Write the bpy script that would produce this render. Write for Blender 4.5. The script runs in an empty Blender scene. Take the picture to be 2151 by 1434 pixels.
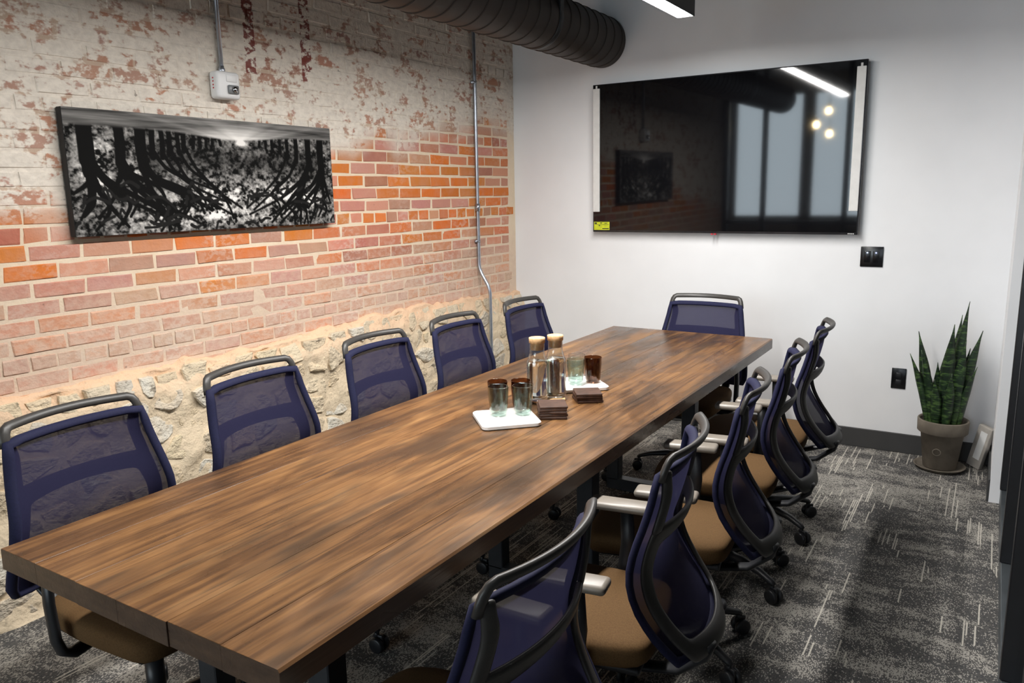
import bpy, bmesh, math, random
import numpy as np
from mathutils import Vector, Matrix, noise as mnoise

random.seed(7)
rng = np.random.default_rng(7)
scene = bpy.context.scene
C = scene.collection
PI = math.pi

# ------------------------------------------------------------------ camera, light, exposure
FPX, W, H = 1629.5, 2151, 1434
cam_d = bpy.data.cameras.new('camera')
cam = bpy.data.objects.new('camera', cam_d)
C.objects.link(cam)
cam_d.sensor_width = 36.0
cam_d.lens = FPX / W * 36.0
cam_d.clip_start = 0.02
_r = Vector((0.8506033, 0.5255269, -0.0171901))
_u = Vector((-0.0839846, 0.1680629, 0.9821922))
_f = Vector((-0.5190574, 0.8340122, -0.1870910))
mw = Matrix((_r, _u, -_f)).transposed().to_4x4()
mw.translation = Vector((0, 0, 1.5321))
cam.matrix_world = mw
scene.camera = cam

world = bpy.data.worlds.new('world')
scene.world = world
world.use_nodes = True
world.node_tree.nodes['Background'].inputs[0].default_value = (0.75, 0.85, 1.0, 1)
world.node_tree.nodes['Background'].inputs[1].default_value = 0.5
scene.view_settings.view_transform = 'Standard'
scene.view_settings.look = 'None'
scene.view_settings.gamma = 1
scene.view_settings.use_curve_mapping = False
scene.view_settings.exposure = 2.12
scene.cycles.adaptive_threshold = 0.04
scene.cycles.max_bounces = 7
scene.cycles.diffuse_bounces = 3
scene.cycles.glossy_bounces = 3
scene.cycles.transmission_bounces = 6
scene.cycles.transparent_max_bounces = 24
scene.cycles.caustics_reflective = False
scene.cycles.caustics_refractive = False
LAMP = 36.0          # strength of the linear pendant's diffuser
DAY = 42.0          # watts of daylight coming in at the lobby windows

def area(name, loc, rot, sx, sy, power, col):
    l = bpy.data.lights.new(name, 'AREA')
    l.shape = 'RECTANGLE'; l.size = sx; l.size_y = sy; l.energy = power; l.color = col
    o = bpy.data.objects.new(name, l); C.objects.link(o)
    o.location = loc; o.rotation_euler = rot
    return o
# daylight at the tall street windows of the lobby behind the camera
for i, (xa, xb) in enumerate(((-4.2, -3.05), (-2.85, -1.7), (-1.5, -0.35))):
    area('daylight', ((xa + xb) / 2, -5.12, 1.95), (PI / 2, 0, 0), xb - xa, 2.1, DAY / 3, (0.82, 0.91, 1.0))

# room numbers
A, D = -3.0, 4.896           # brick wall plane x, end wall plane y
RX = 0.078                   # short return wall plane x
CEIL = 3.05
FRONT = -0.35                # glazed front wall plane y

# ------------------------------------------------------------------ helpers
def lin(r, g, b):
    f = lambda c: c / 12.92 if c <= 0.04045 else ((c + 0.055) / 1.055) ** 2.4
    return (f(r / 255), f(g / 255), f(b / 255), 1.0)

class MB:
    def __init__(s): s.v = []; s.f = []; s.sm = []
    def add(s, vs, fs, smooth=False):
        n = len(s.v); s.v += [tuple(p) for p in vs]
        for f in fs: s.f.append([n + i for i in f]); s.sm.append(smooth)
    def box(s, lo, hi, M=None):
        (a, b, c), (x, y, z) = lo, hi
        vs = [Vector(p) for p in ((a,b,c),(x,b,c),(x,y,c),(a,y,c),(a,b,z),(x,b,z),(x,y,z),(a,y,z))]
        if M: vs = [M @ p for p in vs]
        s.add(vs, [(0,3,2,1),(4,5,6,7),(0,1,5,4),(1,2,6,5),(2,3,7,6),(3,0,4,7)])
    def bbox(s, lo, hi, bev=0.004, seg=2, M=None):          # bevelled box
        bm = bmesh.new()
        bmesh.ops.create_cube(bm, size=1)
        for v in bm.verts:
            v.co = Vector([lo[i] + (v.co[i] + .5) * (hi[i] - lo[i]) for i in range(3)])
        bmesh.ops.bevel(bm, geom=bm.edges[:], offset=bev, segments=seg, affect='EDGES', profile=.5)
        bm.verts.index_update()
        vs = [(M @ v.co) if M else v.co.copy() for v in bm.verts]
        s.add(vs, [[v.index for v in f.verts] for f in bm.faces], seg > 1)
        bm.free()
    def lathe(s, prof, seg=32, c=(0, 0, 0), smooth=True, rib=None, M=None):
        vs = []; fs = []
        for (r, z) in prof:
            for k in range(seg):
                a = 2 * PI * k / seg
                rr = r if rib is None else rib(r, z, a)
                vs.append((c[0] + rr * math.cos(a), c[1] + rr * math.sin(a), c[2] + z))
        n = len(prof)
        for i in range(n - 1):
            for k in range(seg):
                k2 = (k + 1) % seg
                fs.append((i*seg+k, i*seg+k2, (i+1)*seg+k2, (i+1)*seg+k))
        if prof[0][0] > 1e-6: fs.append(tuple(range(seg - 1, -1, -1)))
        if prof[-1][0] > 1e-6: fs.append(tuple((n-1)*seg + k for k in range(seg)))
        if M: vs = [M @ Vector(v) for v in vs]
        s.add(vs, fs, smooth)
    def tube(s, pts, rad, seg=10, closed=False, ell=None, up=None, smooth=True, cap=True):
        # sweep an ellipse (rad or ell=(a,b)) along pts; a lies along the frame's side, b along its up
        pts = [Vector(p) for p in pts]; n = len(pts); vs = []; fs = []
        prevu = Vector(up) if up else None
        for i, p in enumerate(pts):
            if closed: t = pts[(i+1) % n] - pts[i-1]
            else: t = pts[min(i+1, n-1)] - pts[max(i-1, 0)]
            t.normalize()
            if prevu is None:
                prevu = Vector((0, 0, 1)) if abs(t.z) < .9 else Vector((1, 0, 0))
            uu = prevu - t * prevu.dot(t)
            if uu.length < 1e-6: uu = t.orthogonal()
            uu.normalize(); sd = t.cross(uu); prevu = uu
            r = rad[i] if hasattr(rad, '__len__') else rad
            e = ell[i] if (ell and hasattr(ell[0], '__len__')) else ell
            for k in range(seg):
                a = 2 * PI * k / seg
                if e: vs.append(p + sd * (e[0] * math.cos(a)) + uu * (e[1] * math.sin(a)))
                else: vs.append(p + sd * (r * math.cos(a)) + uu * (r * math.sin(a)))
        m = n if closed else n - 1
        for i in range(m):
            j = (i + 1) % n
            for k in range(seg):
                k2 = (k + 1) % seg
                fs.append((i*seg+k, i*seg+k2, j*seg+k2, j*seg+k))
        if cap and not closed:
            fs.append(tuple(range(seg-1, -1, -1))); fs.append(tuple((n-1)*seg+k for k in range(seg)))
        s.add(vs, fs, smooth)
    def mesh(s, name):
        me = bpy.data.meshes.new(name); me.from_pydata(s.v, [], s.f)
        me.polygons.foreach_set('use_smooth', s.sm); me.update()
        return me
    def build(s, name, mat, parent=None, loc=None):
        return link(name, s.mesh(name), mat, parent, loc)

def link(name, me, mat=None, parent=None, loc=None):
    o = bpy.data.objects.new(name, me)
    if mat is not None and len(me.materials) == 0: me.materials.append(mat)
    C.objects.link(o)
    if parent is not None: o.parent = parent
    if loc is not None: o.location = loc
    return o

def tag(o, label, cat, group=None):
    o['label'] = label; o['category'] = cat
    if group: o['group'] = group
    return o
def empty(name, loc=(0, 0, 0), rz=0):
    o = bpy.data.objects.new(name, None); C.objects.link(o)
    o.empty_display_size = .05; o.location = loc; o.rotation_euler = (0, 0, rz)
    return o
def struct(o, label=None):
    o['kind'] = 'structure'
    if label: o['label'] = label
    return o
def copy_tree(o, parent=None):
    c = o.copy(); C.objects.link(c)
    if parent is not None: c.parent = parent
    for ch in list(o.children): copy_tree(ch, c)
    return c
def smooth(e0, e1, x):
    t = min(1, max(0, (x - e0) / (e1 - e0))); return t * t * (3 - 2 * t)

# ------------------------------------------------------------------ node helpers
class NT:
    def __init__(s, name):
        s.m = bpy.data.materials.new(name); s.m.use_nodes = True
        s.t = s.m.node_tree; s.n = s.t.nodes; s.b = s.n['Principled BSDF']; s.out = s.n['Material Output']
    def put(s, sock, v):
        if isinstance(v, bpy.types.NodeSocket): s.t.links.new(v, sock)
        elif v is not None:
            if hasattr(v, '__len__') and len(v) == 3 and len(sock.default_value) == 4: v = tuple(v) + (1,)
            sock.default_value = v
    def node(s, kind, ins=None, **props):
        n = s.n.new(kind)
        for k, v in props.items(): setattr(n, k, v)
        for k, v in (ins or {}).items(): s.put(n.inputs[k], v)
        return n
    def pos(s): return s.node('ShaderNodeNewGeometry').outputs['Position']
    def obj(s): return s.node('ShaderNodeTexCoord').outputs['Object']
    def sep(s, v):
        n = s.node('ShaderNodeSeparateXYZ', {0: v}); return n.outputs[0], n.outputs[1], n.outputs[2]
    def comb(s, x, y, z): return s.node('ShaderNodeCombineXYZ', {0: x, 1: y, 2: z}).outputs[0]
    def math(s, op, a, b=None, c=None, clamp=False):
        n = s.node('ShaderNodeMath', operation=op, use_clamp=clamp)
        s.put(n.inputs[0], a)
        if b is not None: s.put(n.inputs[1], b)
        if c is not None: s.put(n.inputs[2], c)
        return n.outputs[0]
    def vmul(s, v, k): return s.node('ShaderNodeVectorMath', {0: v, 1: k}, operation='MULTIPLY').outputs[0]
    def vadd(s, v, k): return s.node('ShaderNodeVectorMath', {0: v, 1: k}, operation='ADD').outputs[0]
    def noise(s, v, scale=5, detail=3, rough=.5, dist=0):
        return s.node('ShaderNodeTexNoise', {'Vector': v, 'Scale': scale, 'Detail': detail, 'Roughness': rough, 'Distortion': dist}).outputs['Fac']
    def rng(s, v, a, b, c=0., d=1., kind='SMOOTHSTEP'):
        return s.node('ShaderNodeMapRange', {0: v, 1: a, 2: b, 3: c, 4: d}, interpolation_type=kind, clamp=True) .outputs[0]
    def mix(s, f, a, b, blend='MIX'):
        n = s.node('ShaderNodeMix', data_type='RGBA', blend_type=blend)
        s.put(n.inputs[0], f); s.put(n.inputs[6], a); s.put(n.inputs[7], b)
        return n.outputs[2]
    def ramp(s, f, stops):
        n = s.node('ShaderNodeValToRGB', {0: f}); e = n.color_ramp.elements
        while len(e) > 1: e.remove(e[-1])
        e[0].position, e[0].color = stops[0]
        for p, c in stops[1:]:
            q = e.new(p); q.color = c
        return n.outputs[0]
    def bump(s, h, strength=.3, dist=.01):
        n = s.node('ShaderNodeBump', {'Strength': strength, 'Distance': dist, 'Height': h})
        s.put(s.b.inputs['Normal'], n.outputs[0])
    def done(s, col=None, rough=.5, metal=0., spec=.5, **kw):
        if col is not None: s.put(s.b.inputs['Base Color'], col)
        s.put(s.b.inputs['Roughness'], rough); s.put(s.b.inputs['Metallic'], metal)
        s.put(s.b.inputs['Specular IOR Level'], spec)
        for k, v in kw.items(): s.put(s.b.inputs[k.replace('_', ' ')], v)
        return s.m

def plain(name, col, rough=.5, metal=0., spec=.5, var=.12, nscale=30, bump=0., **kw):
    t = NT(name)
    p = t.obj(); n = t.noise(p, nscale, 3)
    c = t.mix(t.rng(n, .3, .7), tuple(x * (1 - var) for x in col[:3]), tuple(min(1, x * (1 + var)) for x in col[:3]))
    if bump: t.bump(t.noise(p, nscale * 6, 2), bump, .002)
    return t.done(c, rough, metal, spec, **kw)

def thin_glass(name, tint, ior=1.45, fmul=1.0):
    # clear or tinted thin wall: what passes is tinted, the surface mirrors by Fresnel
    t = NT(name); t.n.remove(t.b)
    tr = t.node('ShaderNodeBsdfTransparent', {0: tint})
    gl = t.node('ShaderNodeBsdfGlossy', {'Color': (1, 1, 1, 1), 'Roughness': .03})
    fc = t.node('ShaderNodeLayerWeight', {'Blend': .5}).outputs['Facing']
    fr = t.math('ADD', t.math('MULTIPLY', t.math('POWER', fc, 3.0), .9 * fmul), .04, clamp=True)
    mx = t.node('ShaderNodeMixShader', {0: fr, 1: tr.outputs[0], 2: gl.outputs[0]})
    t.t.links.new(mx.outputs[0], t.out.inputs[0])
    return t.m

# ------------------------------------------------------------------ materials
def wall_layers(t, base, p, is_mortar):
    """old brick colour -> dust low down, worn limewash high up, a trace of red sign paint"""
    x, y, z = t.sep(p)
    big = t.noise(p, 2.3, 2, .55)
    mid = t.noise(t.vmul(p, (1, 6, 9)), 1.5, 3, .6)
    fine = t.noise(t.vmul(p, (1, 1, 1.6)), 26, 3, .62)
    # limewash border climbs towards the end wall
    edge = t.math('ADD', t.math('MULTIPLY', y, .175), 1.20)
    h = t.math('SUBTRACT', z, edge)
    h = t.math('ADD', h, t.math('MULTIPLY', t.math('SUBTRACT', big, .5), 0.55))
    wash = t.rng(h, -.08, .14)
    patch = t.rng(t.math('ADD', t.math('MULTIPLY', mid, .62), t.math('MULTIPLY', fine, .38)), .52, .60)
    keep = t.math('SUBTRACT', 1.0, t.math('MULTIPLY', patch, .85))
    wash = t.math('MULTIPLY', wash, keep)
    light = t.math('MULTIPLY', t.rng(big, .42, .7), .32)
    wash = t.math('MAXIMUM', wash, t.math('MULTIPLY', light, t.rng(fine, .45, .6)))
    # pale dusty zone near the stone footing
    dust = t.rng(t.math('ADD', z, t.math('MULTIPLY', t.math('SUBTRACT', big, .5), .5)), 1.36, .95)
    dust = t.math('MULTIPLY', dust, t.rng(fine, .28, .62, .55, .98))
    col = t.mix(t.math('MULTIPLY', dust, .80), base, t.mix(mid, lin(228, 204, 182), lin(212, 184, 166)))
    ww = t.mix(t.rng(fine, .3, .7), lin(240, 231, 218), lin(222, 213, 201))
    col = t.mix(t.math('MULTIPLY', t.rng(h, -.05, .2), .6), col, lin(160, 122, 104))
    col = t.mix(wash, col, ww)
    # remains of a dark red painted frame
    def band(c, w, a):
        return t.math('LESS_THAN', t.math('ABSOLUTE', t.math('SUBTRACT', a, c)), w)
    fr = t.math('ADD', band(2.575, .030, y), band(2.925, .032, y), clamp=True)
    fr = t.math('ADD', fr, t.math('MULTIPLY', t.math('MULTIPLY', t.math('GREATER_THAN', y, 2.55), t.math('LESS_THAN', y, 2.95)), t.math('MULTIPLY', t.rng(fine, .60, .64), .5)), clamp=True)
    fr = t.math('MULTIPLY', fr, t.math('GREATER_THAN', z, 2.10))
    fr = t.math('MULTIPLY', fr, t.rng(t.math('ADD', t.math('MULTIPLY', mid, .4), t.math('MULTIPLY', fine, .6)), .455, .525))
    col = t.mix(t.math('MULTIPLY', fr, .9), col, lin(128, 58, 52))
    # sooty specks
    sp = t.rng(t.noise(t.vmul(p, (1, 1, 1.4)), 9, 3, .75), .70, .76)
    col = t.mix(t.math('MULTIPLY', sp, .6), col, lin(80, 66, 58))
    return col, fine

def brick_material(name, attr):
    t = NT(name); p = t.pos()
    if attr: base = t.node('ShaderNodeVertexColor', layer_name='tone').outputs[0]
    else: base = t.node('ShaderNodeObjectInfo').outputs['Color']
    n = t.noise(p, 14, 2, .6)
    base = t.mix(t.rng(n, .3, .75, 0, .55), base, t.mix(.6, base, lin(205, 150, 125)))
    col, fine = wall_layers(t, base, p, False)
    t.bump(t.noise(p, 60, 2, .65), .55, .006)
    return t.done(col, .92, 0, .2)
M_brick = brick_material('old brick', False)
M_brick_far = brick_material('old brick courses', True)
t = NT('lime mortar'); p = t.pos()
col, fine = wall_layers(t, t.mix(t.noise(p, 18, 3), lin(240, 222, 196), lin(226, 206, 180)), p, True)
t.bump(t.noise(p, 70, 2, .6), .5, .005)
M_mortar = t.done(col, .95, 0, .15)

t = NT('rubble stone'); p = t.pos()
n1 = t.noise(p, 6, 3, .62); n2 = t.noise(t.vmul(p, (1, 1, 2.2)), 22, 3, .65, .6)
base = t.node('ShaderNodeObjectInfo').outputs['Color']
c = t.mix(t.rng(n1, .35, .7), base, t.mix(.55, base, lin(226, 206, 178)))
c = t.mix(t.rng(n2, .52, .72, 0, .75), c, lin(182, 168, 148))
c = t.mix(t.rng(t.noise(p, 11, 3, .7), .64, .72, 0, .7), c, lin(110, 98, 84))
t.bump(t.math('ADD', n2, t.noise(p, 60, 2)), .8, .012)
M_stone = t.done(c, .93, 0, .2)
t = NT('footing mortar'); p = t.pos()
n1 = t.noise(p, 4, 2, .6); n2 = t.noise(p, 30, 3, .6)
x, y, z = t.sep(p)
c = t.mix(t.rng(n1, .35, .65), lin(236, 216, 186), lin(224, 206, 178))
top = t.rng(t.math('ADD', z, t.math('MULTIPLY', n2, .12)), .74, .90)
c = t.mix(t.math('MULTIPLY', top, .8), c, lin(236, 196, 162))
c = t.mix(t.rng(n2, .58, .75, 0, .6), c, lin(160, 146, 126))
t.bump(t.math('ADD', n1, n2), .8, .012)
M_footing = t.done(c, .95, 0, .15)

M_white = plain('white wall paint', lin(238, 239, 241), .85, 0, .25, .02, 3, .08)
M_ceil = plain('dark exposed ceiling', lin(52, 48, 46), .9, 0, .2, .15, 3)
M_base = plain('charcoal vinyl base', lin(62, 62, 62), .55, 0, .4, .06, 8)
M_frame = plain('black metal frame', lin(22, 22, 25), .38, 0, .5, .1, 20)
M_sill = plain('grey metal sill', lin(92, 98, 102), .4, .6, .5, .1, 10)
M_blackplate = plain('black plastic plate', lin(14, 14, 17), .25, 0, .5, .05, 40)
M_duct = plain('dark grey painted duct', lin(62, 56, 52), .55, .15, .4, .10, 4)
M_emt = plain('galvanised conduit', lin(176, 182, 192), .32, .85, .5, .08, 30)
M_whiteplastic = plain('white plastic', lin(232, 232, 232), .35, 0, .5, .02, 20)
M_red = plain('red mark', lin(190, 45, 60), .5)
M_chrome = plain('chrome', lin(190, 190, 192), .12, 1)
M_greyplastic = plain('grey plastic', lin(120, 122, 124), .3)
M_lampbody = plain('black lamp housing', lin(26, 25, 25), .5, 0, .4, .05, 10)
M_foam = plain('white packing strip', lin(222, 222, 220), .6, 0, .3, .03, 30)
M_gloss = plain('screen', (.004, .004, .005), .04, 0, .5, .02, 2)
M_bezel = plain('dark steel bezel', lin(70, 70, 74), .3, .8)
M_yellow = plain('yellow sticker', lin(206, 214, 40), .5)
M_ink = plain('dark ink', lin(40, 42, 30), .7)
M_navy = plain('navy fabric binding', lin(29, 31, 60), .78, 0, .25, .12, 200, .15)
M_chair = plain('charcoal chair plastic', lin(58, 56, 54), .42, 0, .45, .06, 40, .05)
M_chairdark = plain('black chair plastic', lin(30, 31, 34), .42, 0, .45, .06, 40)
M_pad = plain('taupe arm pad', lin(132, 124, 114), .36, 0, .5, .05, 30)
M_seat = plain('tan seat fabric', lin(94, 70, 43), .88, 0, .2, .13, 260, .25)
M_steel = plain('dark steel table frame', lin(64, 66, 70), .45, .5, .5, .1, 15)
M_cork = plain('cork', lin(222, 180, 132), .85, 0, .2, .15, 90, .2)
M_tray = plain('white tray', lin(240, 240, 238), .3, 0, .5, .01, 10)
M_coaster = plain('walnut coaster', lin(74, 52, 42), .5, 0, .4, .25, 40, .1)
M_pot = plain('weathered clay pot', lin(116, 108, 97), .85, 0, .25, .16, 14, .2)
M_soil = plain('soil', lin(48, 38, 30), .95, 0, .1, .3, 60, .5)
M_pack = plain('pale grey wrapped package', lin(170, 164, 156), .4, 0, .4, .12, 18)

t = NT('navy mesh fabric'); p = t.obj()
t.done(t.mix(t.noise(p, 220, 2), lin(44, 44, 76), lin(54, 52, 84)), .8, 0, .2)
tr = t.node('ShaderNodeBsdfTransparent', {0: (1, 1, 1, 1)})
tl = t.node('ShaderNodeBsdfTranslucent', {0: lin(50, 50, 78)})
fab = t.node('ShaderNodeMixShader', {0: .38, 1: t.b.outputs[0], 2: tl.outputs[0]})
mx = t.node('ShaderNodeMixShader', {0: .925, 1: tr.outputs[0], 2: fab.outputs[0]})
t.t.links.new(mx.outputs[0], t.out.inputs[0]); M_mesh = t.m

# carpet: dark ground, patchy pale yarn, dashes running the length of the room
t = NT('patterned carpet'); p = t.pos(); x, y, z = t.sep(p)
tile = t.node('ShaderNodeTexWhiteNoise', {'Vector': t.comb(t.math('FLOOR', t.math('MULTIPLY', x, 2.0)), t.math('FLOOR', t.math('MULTIPLY', y, 2.0)), 0)}, noise_dimensions='2D').outputs[0]
blotch = t.noise(t.vmul(p, (1, 2.1, 1)), 4.2, 4, .7)
blotch = t.math('ADD', blotch, t.math('MULTIPLY', t.math('SUBTRACT', tile, .5), .12))
fx = t.math('FLOOR', t.math('MULTIPLY', x, 330.)); fy = t.math('FLOOR', t.math('MULTIPLY', y, 190.))
yarn = t.node('ShaderNodeTexWhiteNoise', {'Vector': t.comb(fx, fy, 0)}, noise_dimensions='2D').outputs[0]
cover = t.rng(blotch, .38, .66, .08, .82)
pale = t.math('LESS_THAN', yarn, cover)
cx_ = t.math('FLOOR', t.math('MULTIPLY', x, 115.)); ty_ = t.math('FLOOR', t.math('MULTIPLY', y, 2.0))
keyv = t.node('ShaderNodeTexWhiteNoise', {'Vector': t.comb(cx_, ty_, 3.3)}, noise_dimensions='3D').outputs[0]
clus = t.noise(t.vmul(p, (5.0, 1.6, 1)), 1.0, 1, .5)
run = t.noise(t.comb(t.math('MULTIPLY', cx_, 7.31), t.math('MULTIPLY', y, 2.0), 0), 1.0, 1, .4)
dash = t.math('MULTIPLY', t.math('GREATER_THAN', run, .50), t.math('LESS_THAN', keyv, t.rng(clus, .42, .66, .02, .42)))
dash = t.math('MULTIPLY', dash, t.math('LESS_THAN', t.math('FRACT', t.math('MULTIPLY', x, 115.)), .62))
c = t.mix(yarn, lin(64, 65, 68), lin(94, 92, 89))
c = t.mix(t.math('MULTIPLY', pale, .66), c, lin(186, 181, 172))
c = t.mix(t.math('MULTIPLY', dash, .68), c, lin(214, 208, 196))
t.bump(yarn, .3, .003)
M_carpet = t.done(c, .96, 0, .1)

# stained pine planks, each with its own shift of the grain
t = NT('stained wood planks')
rnd = t.node('ShaderNodeObjectInfo').outputs['Random']
p = t.pos(); p2 = t.vadd(p, t.comb(t.math('MULTIPLY', rnd, 3.), t.math('MULTIPLY', rnd, 9.), 0))
g = t.noise(t.vmul(p2, (26, 1.3, 26)), 1.6, 3, .62, .35)
g2 = t.noise(t.vmul(p2, (130, 3.2, 130)), 1.0, 3, .6)
bl = t.noise(t.vmul(p2, (2.6, 1.1, 2.6)), 2.2, 3, .6, .5)
c = t.ramp(t.math('ADD', t.math('MULTIPLY', g, .5), t.math('MULTIPLY', bl, .5)), [(.32, lin(58, 41, 28)), (.44, lin(94, 65, 40)), (.54, lin(124, 88, 53)), (.68, lin(156, 116, 72))])
c = t.mix(t.rng(g2, .52, .78, 0, .4), c, lin(66, 46, 34))
stain = t.rng(t.math('ADD', t.math('MULTIPLY', t.noise(t.vmul(p, (4.2, .75, 4.2)), 2.0, 3, .62), .75), t.math('MULTIPLY', g, .25)), .47, .60)
c = t.mix(t.math('MULTIPLY', stain, .74), c, lin(54, 43, 34))
hair = t.rng(t.noise(t.vmul(p2, (210, 2.2, 210)), 1.0, 2, .5), .60, .70, 0, .5)
c = t.mix(hair, c, lin(46, 33, 25))
vor = t.node('ShaderNodeTexVoronoi', {'Vector': t.vmul(p2, (3.2, 1.5, 3.2)), 'Scale': 1.0}).outputs[0]
kn = t.rng(t.math('ADD', vor, t.math('MULTIPLY', t.noise(p2, 30, 3), .08)), .13, .05)
c = t.mix(t.math('MULTIPLY', kn, .8), c, lin(58, 36, 24))
ex = t.rng(t.math('ABSOLUTE', t.sep(t.node('ShaderNodeNewGeometry').outputs['Normal'])[2]), .3, .6)
edgec = t.mix(t.noise(t.vmul(p, (18, 3, 60)), 1.0, 4, .6), lin(52, 40, 34), lin(112, 88, 70))
c = t.mix(ex, edgec, c)
t.bump(t.math('ADD', g, g2), .25, .002)
M_wood = t.done(c, t.rng(bl, .3, .7, .24, .40), 0, .5)

t = NT('snake plant leaf'); p = t.obj(); x, y, z = t.sep(p)
wv = t.noise(t.comb(t.math('MULTIPLY', x, 16), t.math('MULTIPLY', y, 16), t.math('MULTIPLY', z, 60)), 1.0, 3, .6, .8)
c = t.ramp(wv, [(.40, lin(18, 34, 20)), (.52, lin(30, 52, 28)), (.62, lin(74, 100, 52)), (.70, lin(26, 44, 24))])
M_leaf = t.done(c, .42, 0, .45)

G_clear = thin_glass('clear glass', (.97, .985, .98, 1), 1.4)
G_green = thin_glass('green tinted ribbed glass', (.88, .95, .925, 1), 1.4)
G_brown = thin_glass('brown tinted ribbed glass', (.47, .33, .24, 1), 1.4)
G_pane = thin_glass('partition glass', (.93, .955, .95, 1), 1.3)
t = NT('water'); t.done((.97, .99, .99, 1), 0.0, 0, .5, IOR=1.33, Transmission_Weight=1.0); M_water = t.m

# ------------------------------------------------------------------ the shell of the room
m = MB(); m.box((A - .2, -5.2, -.08), (2.6, D + .2, 0))
struct(m.build('floor', M_carpet))
m = MB(); m.box((A - .2, FRONT, CEIL), (2.6, D + .2, CEIL + .1))
struct(m.build('ceiling', M_ceil))
m = MB(); m.box((A - .16, D, 0), (RX + .35, D + .15, CEIL))
wall_back = struct(m.build('wall_back', M_white))
m = MB(); m.box((RX, 4.29, 0), (RX + .30, D, CEIL))
wall_right = struct(m.build('wall_right', M_white))

# --- brick wall: mortar bed as the wall, every brick its own piece
ZB0, ZB1, YB0 = .78, 2.86, -.3
m = MB()
ny, nz = 90, 44
vs = []
for j in range(nz + 1):
    for i in range(ny + 1):
        y = FRONT + (D - FRONT) * i / ny; z = CEIL * j / nz
        d_ = .0035 * (mnoise.noise(Vector((y * 9, z * 9, 1.3))))
        vs.append((A - .0012 + d_ * .6, y, z))
fs = []
for j in range(nz):
    for i in range(ny):
        a = j * (ny + 1) + i; fs.append((a, a + 1, a + ny + 2, a + ny + 1))
m.add(vs, fs, True)
m.box((A - .15, FRONT, 0), (A - .012, D, CEIL))
wall_left = struct(m.build('wall_left', M_mortar))

def brick_mesh(L, hgt, seed):
    r = random.Random(seed); bm = bmesh.new()
    bmesh.ops.create_cube(bm, size=1)
    for v in bm.verts: v.co = Vector((v.co.x * .05 - .025, v.co.y * L, v.co.z * hgt))
    ed = [e for e in bm.edges if all(v.co.x > -.001 for v in e.verts)]
    bmesh.ops.bevel(bm, geom=ed, offset=.0035, segments=1, affect='EDGES')
    for v in bm.verts:
        if v.co.x > -.02:
            v.co += Vector((r.uniform(-.0015, .0015), r.uniform(-.004, .004), r.uniform(-.003, .003)))
    bm.faces.ensure_lookup_table()
    me = bpy.data.meshes.new('brick'); bm.to_mesh(me); bm.free()
    for pz in me.polygons: pz.use_smooth = False
    me.materials.append(M_brick)
    return me
PITCH_Z, BH = .0672, .055
variants = {}
for k, L in enumerate((.190, .090)):
    variants[k] = [brick_mesh(L, BH, 10 * k + s) for s in range(7)]
tones = [lin(214, 118, 50), lin(216, 126, 62), lin(204, 132, 98), lin(194, 140, 120), lin(188, 136, 118), lin(206, 150, 126), lin(182, 118, 96), lin(204, 122, 78)]
bricks = []
course = 0; z = ZB0 + BH / 2
while z < ZB1:
    header = (course % 7 == 2)
    Lp = .100 if header else .2015
    y = YB0 - random.uniform(0, Lp) if header else YB0 - (.1 if course % 2 else 0) - .03
    while y < D:
        ln = Lp - .0115
        yc = y + Lp / 2 + random.uniform(-.003, .003)
        if yc + ln / 2 < D - .001 and yc - ln / 2 > FRONT + .02:
            # orange fired bricks sit mostly in the band above the footing
            r = random.random(); band = math.exp(-((z - 1.47 - .03 * (yc - 2)) / .24) ** 2)
            if r < .48 * band + .07: tn = random.choice(tones[:2])
            else: tn = random.choice(tones[2:])
            tn = tuple(min(1, c * random.uniform(.88, 1.12)) for c in tn[:3]) + (1,)
            bricks.append((1 if header else 0, yc, z + random.uniform(-.0015, .0015), A + random.uniform(.0, .0035), random.uniform(-.006, .006), tn))
        elif header is False and yc - ln / 2 < D - .05 and yc - ln / 2 > FRONT + .02:
            if y + .1 < D: bricks.append((1, y + .05, z, A + random.uniform(.0, .0035), 0, random.choice(tones)))
        y += Lp
    z += PITCH_Z; course += 1
def brick_rank(b):
    k, y, z, x, rz, tn = b
    P = Vector((A, y, z)) - Vector((0, 0, 1.5321)); dd = P.length
    px = W / 2 + FPX * P.dot(_r) / P.dot(_f); py = H / 2 - FPX * P.dot(_u) / P.dot(_f)
    out = px < -60 or px > 1090 or py < -40
    behind = 1.72 < y < 2.93 and 1.43 < z < 1.84
    return (1e3 if out else 0) + (5e2 if behind else 0) + dd * (1.6 if k else 1)
order = sorted(bricks, key=brick_rank)
for k, y, z, x, rz, tn in order[:300]:
    o = link('brick', random.choice(variants[k]), None, wall_left)
    o.location = (x, y, z); o.rotation_euler = (rz, 0, random.uniform(-.008, .008)); o.color = tn
m = MB(); cols = []
for k, y, z, x, rz, tn in order[300:]:
    me = random.choice(variants[k]); R = Matrix.Rotation(rz, 3, 'X'); o3 = Vector((x, y, z))
    m.add([R @ v.co + o3 for v in me.vertices], [list(q.vertices) for q in me.polygons])
    cols += [tn] * len(me.vertices)
o = m.build('brick_courses', M_brick_far, wall_left); o['kind'] = 'stuff'
at = o.data.color_attributes.new('tone', 'FLOAT_COLOR', 'POINT')
at.data.foreach_set('color', np.array(cols, dtype=np.float32).ravel())

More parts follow.
